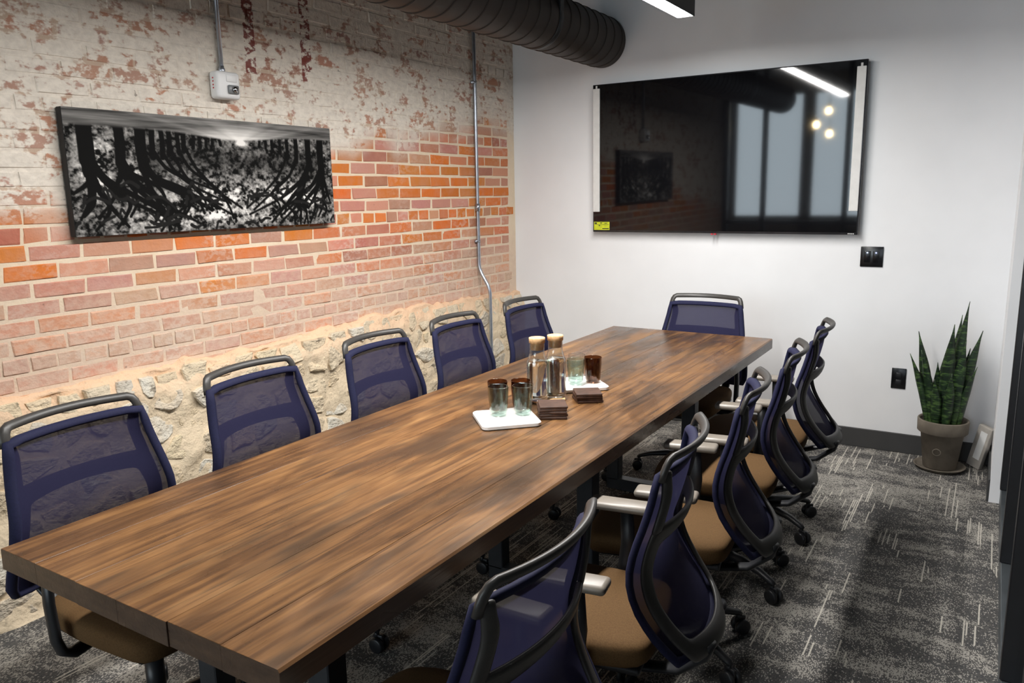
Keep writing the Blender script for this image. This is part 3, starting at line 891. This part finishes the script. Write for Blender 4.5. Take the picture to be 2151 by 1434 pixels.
# ------------------------------------------------------------------ duct, conduits, outlet box, pendant lamp
DX, DZ, DR = -2.30, 2.495, .158
duct = tag(empty('spiral_duct', (DX, FRONT + .1, DZ)), 'dark grey round spiral air duct running under the ceiling', 'duct')
L = D - FRONT - .1
m = MB(); vs = []; fs = []; seg = 56; nl = 2
for i in range(nl):
    for k in range(seg):
        a = 2 * PI * k / seg; vs.append((DR * math.cos(a), L * i / (nl - 1), DR * math.sin(a)))
for k in range(seg): fs.append((k, seg + k, seg + (k + 1) % seg, (k + 1) % seg))
m.add(vs, fs, True); m.build('duct_shell', M_duct, duct)
m = MB(); pts = []; pitch = .118; n = int(L / pitch * 40)
for i in range(n):
    a = 2 * PI * i / 40; pts.append(((DR + .001) * math.cos(a), .02 + pitch * i / 40, (DR + .001) * math.sin(a)))
m.tube(pts, .0042, 5, up=(1, 0, 0)); m.build('spiral_seam', M_duct, duct)
for yy in (1.55, 4.02):
    m = MB(); pts = [((DR + .003) * math.cos(a), yy - FRONT - .1, (DR + .003) * math.sin(a)) for a in [2*PI*k/48 for k in range(48)]]
    m.tube(pts, 0, 6, True, ell=(.003, .024) if False else (.024, .003), up=(1, 0, 0))
    m.box((DR - .004, yy - FRONT - .1 - .02, 0), (DR + .004, yy - FRONT - .1 + .02, CEIL - DZ))
    m.build('hanger_strap', M_chairdark, duct)

def strap(m, x, y, z):
    m.tube([(x - .012, y - .028, z), (x, y - .016, z), (x + .014, y, z), (x, y + .016, z), (x - .012, y + .028, z)], 0, 6, ell=(.009, .0015), up=(1, 0, 0))
c1 = tag(empty('conduit_pipe', (A + .018, 2.395, 2.08)), 'galvanised conduit running down the brick to the white outlet box', 'conduit')
m = MB(); m.tube([(0, 0, 0), (0, 0, .5), (0, 0, CEIL - 2.08)], .0095, 12, up=(1, 0, 0)); m.build('pipe', M_emt, c1)
m = MB(); m.lathe([(.0145, -.004), (.0145, .018), (.011, .022), (.011, .03)], 12); m.build('pipe_connector', M_emt, c1)
c2 = tag(empty('conduit_pipe', (A + .018, 4.385, 0)), 'galvanised conduit with an offset bend beside the end wall corner', 'conduit')
m = MB(); ex = .085
m.tube([(0, 0, CEIL), (0, 0, 2.2), (0, 0, 1.12), (0, 0, 1.065), (.004, 0, 1.035), (.018, 0, 1.0), (ex - .018, 0, .925), (ex - .004, 0, .89), (ex, 0, .86), (ex, 0, .5), (ex, 0, .02)], .0115, 12, up=(0, 1, 0)); m.build('pipe', M_emt, c2)
for z_ in (1.22, 2.25):
    m = MB(); strap(m, 0, 0, z_); m.build('pipe_strap', M_emt, c2)
m = MB(); m.lathe([(.0165, 1.42), (.0165, 1.47)], 12); m.build('pipe_coupling', M_emt, c2)

bx_ = tag(empty('outlet_box', (A + .004, 2.393, 1.965)), 'white wall box with red side marks under the conduit above the print', 'outlet')
m = MB(); m.bbox((0, -.062, 0), (.060, .062, .118), .016, 4); m.build('box_body', M_whiteplastic, bx_)
m = MB(); m.bbox((.058, -.015, .072), (.064, .040, .105), .004, 2); m.build('rocker', M_whiteplastic, bx_)
m = MB(); m.bbox((.058, -.012, .022), (.072, .044, .060), .006, 2); sk = m.build('plug', M_greyplastic, bx_)
m = MB(); m.lathe([(.014, 0), (.014, .008), (.009, .012), (0, .012)], 18, M=Matrix.Translation((.071, .018, .040)) @ Matrix.Rotation(PI / 2, 4, 'Y')); m.build('plug_button', M_chrome, sk)
for z_ in (.042, .055, .070, .084):
    m = MB(); m.bbox((.026, -.0635, z_), (.034, -.060, z_ + .006), .001, 1); m.build('red_mark', M_red, bx_)

LX, LW, LZ, LY0, LY1 = -1.405, .090, 2.38, .95, 3.95
lamp = tag(empty('pendant_lamp', (LX, (LY0+LY1)/2, LZ)), 'black linear pendant lamp glowing white over the table', 'lamp')
ll = (LY1 - LY0) / 2
m = MB()
m.box((-LW/2, -ll, 0), (-LW/2 + .005, ll, .11)); m.box((LW/2 - .005, -ll, 0), (LW/2, ll, .11))
m.box((-LW/2, -ll, .105), (LW/2, ll, .11)); m.box((-LW/2, -ll, 0), (LW/2, -ll + .004, .11)); m.box((-LW/2, ll - .004, 0), (LW/2, ll, .11))
m.build('housing', M_lampbody, lamp)
t = NT('lit diffuser'); t.n.remove(t.b)
em = t.node('ShaderNodeEmission', {0: (1.0, .975, .94, 1), 1: LAMP}); t.t.links.new(em.outputs[0], t.out.inputs[0])
m = MB(); m.add([(-LW/2 + .005, -ll + .004, .003), (LW/2 - .005, -ll + .004, .003), (LW/2 - .005, ll - .004, .003), (-LW/2 + .005, ll - .004, .003)], [(0, 3, 2, 1)])
m.build('diffuser', t.m, lamp)
for s in (-1, 1):
    m = MB(); m.tube([(0, s * (ll - .4), .11), (0, s * (ll - .4), CEIL - LZ)], .002, 6, up=(1, 0, 0)); m.build('suspension_wire', M_emt, lamp)

# ------------------------------------------------------------------ things on the table
def rot(z): return Matrix.Rotation(z, 4, 'Z')
def tray(loc, rz, label):
    m = MB(); h = .1025; n = 8; r_ = .022; out = []
    for (sx, sy, a0) in ((1, 1, 0), (-1, 1, 90), (-1, -1, 180), (1, -1, 270)):
        for k in range(n + 1):
            a = math.radians(a0 + 90 * k / n); out.append((sx * (h - r_) + r_ * math.cos(a), sy * (h - r_) + r_ * math.sin(a)))
    N = len(out); lv = [(.95, 0), (1, .003), (1, .0125), (.985, .0145)]
    vs = [(x * s, y * s, z) for s, z in lv for x, y in out]
    fs = [tuple(range(N - 1, -1, -1))]
    for q in range(len(lv) - 1):
        for k in range(N):
            k2 = (k + 1) % N; fs.append((q*N+k, q*N+k2, (q+1)*N+k2, (q+1)*N+k))
    fs.append(tuple((len(lv)-1)*N + k for k in range(N)))
    m.add(vs, fs)
    o = m.build('serving_tray', M_tray, None, loc); o.rotation_euler = (0, 0, rz)
    return tag(o, label, 'tray', 'white trays on the table')
tray((-1.389, 2.185, TZ + .0008), math.radians(45), 'white rounded square tray closer to the camera, under green tumblers')
tray((-1.392, 2.735, TZ + .0008), math.radians(45), 'white rounded square tray farther along, behind the carafes')

def tumbler_mesh(mat):
    m = MB(); seg = 96
    def rib(r, z, a):
        k = smooth(.008, .02, z) * (1 - smooth(.084, .092, z))
        return r * (1 + .034 * k * abs(math.sin(14 * a)))
    outer = [(0, 0), (.024, 0), (.0275, .003), (.0282, .010)] + [(.0282 + .0078 * (z / .1), z) for z in (.02, .035, .05, .065, .08, .088, .094, .100)] + [(.0362, .1035)]
    inner = [(.0345, .1035), (.0340, .096), (.0322, .07), (.0295, .04), (.0268, .014), (.022, .009), (0, .0085)]
    m.lathe(outer, seg, rib=rib); m.lathe(inner, seg)
    # rim joins the outer and the inner wall
    vs = []; fs = []
    for k in range(seg):
        a = 2*PI*k/seg
        vs += [(.0362*math.cos(a), .0362*math.sin(a), .1035), (.0354*math.cos(a), .0354*math.sin(a), .1045), (.0345*math.cos(a), .0345*math.sin(a), .1035)]
    for k in range(seg):
        k2 = (k+1) % seg
        for q in range(2): fs.append((k*3+q, k2*3+q, k2*3+q+1, k*3+q+1))
    m.add(vs, fs, True)
    # the lathe closed the open rims: drop those caps
    keep = [i for i, f in enumerate(m.f) if len(f) < 20]
    m.f = [m.f[i] for i in keep]; m.sm = [m.sm[i] for i in keep]
    me = m.mesh('ribbed_tumbler'); me.materials.append(mat); return me
TG, TB, TC = tumbler_mesh(G_green), tumbler_mesh(G_brown), tumbler_mesh(G_clear)
ztr = TZ + .0008 + .0145 + .0006
for (x, y, me, lb) in ((-1.418, 2.182, TG, 'pale green ribbed tumbler in front on the tray closer to the camera'),
                       (-1.350, 2.234, TG, 'pale green ribbed tumbler beside the carafe on the tray closer to the camera'),
                       (-1.462, 2.246, TB, 'brown ribbed tumbler behind the front green one, farther from the carafes'),
                       (-1.396, 2.297, TB, 'brown ribbed tumbler between the green tumblers and the carafes'),
                       (-1.386, 2.705, TG, 'pale green ribbed tumbler on the tray behind the carafes'),
                       (-1.342, 2.772, TB, 'brown ribbed tumbler on the carpet side of the far tray'),
                       (-1.462, 2.688, TB, 'brown ribbed tumbler half hidden behind the carafes on far tray'),
                       (-1.424, 2.790, TC, 'clear ribbed tumbler at the back of the far tray')):
    o = link('ribbed_tumbler', me, None, None, (x, y, ztr)); o.rotation_euler = (0, 0, random.random())
    tag(o, lb, 'glass', 'ribbed tumblers on the trays')

o = MB(); o.lathe([(.0, 0), (.060, 0), (.064, .003), (.064, .010), (.060, .0125), (0, .0125)], 40)
o = o.build('cork_trivet', M_cork, None, (-1.385, 2.478, TZ + .0008)); tag(o, 'round cork mat beneath the two glass carafes', 'trivet')
def carafe(x, y, z, label):
    root = tag(empty('glass_carafe', (x, y, z)), label, 'carafe', 'water carafes')
    outer = [(0, 0), (.034, 0), (.0395, .004), (.0405, .012), (.0405, .130), (.0395, .140), (.030, .170), (.0275, .180), (.0275, .212), (.0285, .216)]
    inner = [(.0265, .216), (.0255, .180), (.0280, .169), (.0375, .139), (.0385, .130), (.0385, .016), (.034, .011), (0, .010)]
    m = MB(); m.lathe(outer, 40); m.lathe(inner, 40)
    keep = [i for i, f in enumerate(m.f) if len(f) < 20]; m.f = [m.f[i] for i in keep]; m.sm = [m.sm[i] for i in keep]
    m.build('bottle', G_clear, root)
    m = MB(); m.lathe([(0, .0112), (.0335, .0115), (.0378, .0165), (.0378, .130), (.0366, .139), (.0345, .146), (0, .146)], 40); m.build('water', M_water, root)
    m = MB(); m.lathe([(0, .190), (.0245, .190), (.0262, .215), (.0300, .2165), (.0305, .234), (.029, .2355), (0, .2355)], 28); m.build('cork_stopper', M_cork, root)
carafe(-1.410, 2.440, TZ + .0139, 'corked glass carafe of water closer to the camera on the cork mat')
carafe(-1.374, 2.515, TZ + .0139, 'corked glass carafe of water standing behind the other one')

def stack(x, y, rz, n, where):
    names = ['topmost', 'second', 'third', 'fourth', 'lowest']
    for k in range(n):
        m = MB(); m.bbox((-.049, -.049, 0), (.049, .049, .0085), .0015, 1)
        o = m.build('coaster', M_coaster, None, (x + random.uniform(-.004, .004), y + random.uniform(-.004, .004), TZ + .0008 + k * .0092))
        o.rotation_euler = (0, 0, rz + random.uniform(-.07, .07))
        i = n - 1 - k
        pos = 'topmost' if i == 0 else ('lowest' if k == 0 else names[i] + ' from top')
        tag(o, 'dark square wooden coaster, %s in the stack %s' % (pos, where), 'coaster', 'coasters in the stack ' + where)
stack(-1.277, 2.312, math.radians(33), 5, 'beside the green tumblers')
stack(-1.262, 2.562, math.radians(38), 4, 'in front of the far tray')

# ------------------------------------------------------------------ switches, outlet, plant, package
sw = tag(empty('switch_plate', (-.597, D, 1.140)), 'square black wall plate with two switches below the television', 'switch')
m = MB(); m.bbox((-.060, -.007, -.058), (.060, 0, .058), .002, 2); m.build('plate', M_blackplate, sw)
t = NT('blue pilot light'); t.n.remove(t.b); em = t.node('ShaderNodeEmission', {0: (.25, .35, 1, 1), 1: 3.}); t.t.links.new(em.outputs[0], t.out.inputs[0])
for s in (-1, 1):
    m = MB(); M_ = Matrix.Translation((s * .023, -.008, 0)) @ Matrix.Rotation(.07, 4, 'X'); m.bbox((-.0165, -.004, -.033), (.0165, .004, .033), .002, 2, M_); rk = m.build('rocker_switch', M_blackplate, sw)
    m = MB(); m.bbox((s * .023 - .003, -.0145, .021), (s * .023 + .003, -.0112, .026), .0005, 1); m.build('pilot_light', t.m, rk)
ou = tag(empty('power_outlet', (-.410, D, .442)), 'black wall outlet plate low on the wall beside the plant', 'outlet')
m = MB(); m.bbox((-.038, -.006, -.060), (.038, 0, .060), .002, 2); m.build('plate', M_blackplate, ou)
for s in (-1, 1):
    m = MB(); m.bbox((-.016, -.009, s * .021 - .014), (.016, -.005, s * .021 + .014), .004, 2); m.build('socket_face', M_chairdark, ou)

PCX, PCY = -.160, 4.712
m = MB(); m.lathe([(0, 0), (.108, 0), (.126, .016), (.130, .020), (.126, .022), (.118, .016), (.104, .008), (0, .008)], 48)
o = m.build('plant_saucer', M_pot, None, (PCX, PCY, .0006)); tag(o, 'shallow clay saucer under the potted snake plant', 'saucer')
plant = tag(empty('potted_snake_plant', (PCX, PCY, .0092)), 'tall snake plant in a grey clay pot beside the corner', 'plant')
m = MB(); m.lathe([(0, 0), (.080, 0), (.083, .004), (.106, .198), (.118, .200), (.124, .206), (.126, .268), (.124, .273), (.117, .273), (.113, .262), (.108, .225), (0, .22)], 48); m.build('pot', M_pot, plant)
m = MB(); m.lathe([(0, .236), (.05, .240), (.107, .236)], 32); 
m.f = [f for f in m.f if len(f) < 20]; m.sm = m.sm[:len(m.f)]
m.build('soil', M_soil, plant)
m = MB(); m.lathe([(.016, 0), (.020, .0015), (.022, 0)], 24, M=Matrix.Translation((-.015, -.0945, .105)) @ Matrix.Rotation(PI / 2 + .115, 4, 'X'))
m.f = [f for f in m.f if len(f) < 20]; m.sm = m.sm[:len(m.f)]
m.build('pot_stamp', M_pot, plant)
def leaf(bx, by, hgt, tx, ty, w, az, curl=.3, twist=.3):
    m = MB(); n = 14; vs = []; fs = []
    for i in range(n + 1):
        s = i / n
        z = .225 + hgt * s; cx_ = bx + tx * (s ** 1.5); cy_ = by + ty * (s ** 1.5)
        ww = w * (.62 + .38 * smooth(0, .35, s)) * (1 - smooth(.55, 1.0, s)) ** .8 + .0008
        a = az + twist * s; sx_, sy_ = math.cos(a), math.sin(a); nx_, ny_ = -sy_, sx_
        for j, q in enumerate((-1, -.5, 0, .5, 1)):
            cup = curl * ww * (q * q - .3)
            vs.append((cx_ + sx_ * ww * q + nx_ * cup, cy_ + sy_ * ww * q + ny_ * cup, z))
    for i in range(n):
        for j in range(4):
            a = i * 5 + j; fs.append((a, a + 1, a + 6, a + 5))
    m.add(vs, fs, True)
    o = m.build('leaf', M_leaf, plant); md = o.modifiers.new('thickness', 'SOLIDIFY'); md.thickness = .003; md.offset = 0
for L_ in ((-.070, .0, .52, -.085, .01, .026, .1), (-.055, -.035, .43, -.075, -.02, .024, -.2), (-.075, -.03, .40, -.11, 0, .018, .3), (-.03, .01, .36, -.02, -.02, .026, .5),
           (-.005, -.03, .58, .02, -.02, .032, .15), (.01, .03, .62, .035, .01, .028, -.3), (.022, -.005, .70, .052, .0, .027, .1), (-.02, .045, .50, .02, .01, .028, .4),
           (.045, -.03, .50, .03, -.01, .028, -.15), (.06, .01, .545, .085, .01, .027, .2), (.075, -.02, .36, .06, -.02, .02, .5), (.05, .04, .44, .045, .01, .022, 0), (.015, -.06, .32, .01, -.02, .024, .1), (-.035, -.055, .28, -.02, -.02, .026, -.1)):
    leaf(*L_, curl=random.uniform(.2, .6), twist=random.uniform(-.5, .5))
pk = tag(empty('wrapped_package', (.005, 4.80, .002)), 'slim pale grey package leaning in the corner behind the plant pot', 'package')
pk.rotation_euler = (0, math.radians(13), math.radians(-35))
m = MB(); m.bbox((-.042, -.016, .008), (.036, .016, .255), .003, 2); m.build('package_body', M_pack, pk)
m = MB(); m.box((-.018, -.0168, .06), (.020, -.0158, .225)); m.build('package_label', M_foam, pk)

# lit pendant bulbs in the lobby that the television mirrors
t = NT('warm bulb'); t.n.remove(t.b); em = t.node('ShaderNodeEmission', {0: (1, .72, .38, 1), 1: 40.}); t.t.links.new(em.outputs[0], t.out.inputs[0])
for (x, y, z, lb) in ((-2.30, -3.2, 2.55, 'highest'), (-2.45, -3.1, 2.35, 'middle'), (-2.30, -3.35, 2.22, 'lowest')):
    g = tag(empty('pendant_bulb', (x, y, z)), 'warm bare pendant bulb in the lobby mirrored in the screen, %s' % lb, 'lamp', 'lobby pendant bulbs')
    m = MB(); m.lathe([(0, -.05), (.03, -.04), (.045, -.01), (.04, .02), (.018, .05), (0, .05)], 20); m.build('bulb', t.m, g)
    m = MB(); m.lathe([(.019, .045), (.019, .09), (.004, .10), (.004, CEIL + .25 - z)], 12); m.build('bulb_holder', M_chairdark, g)
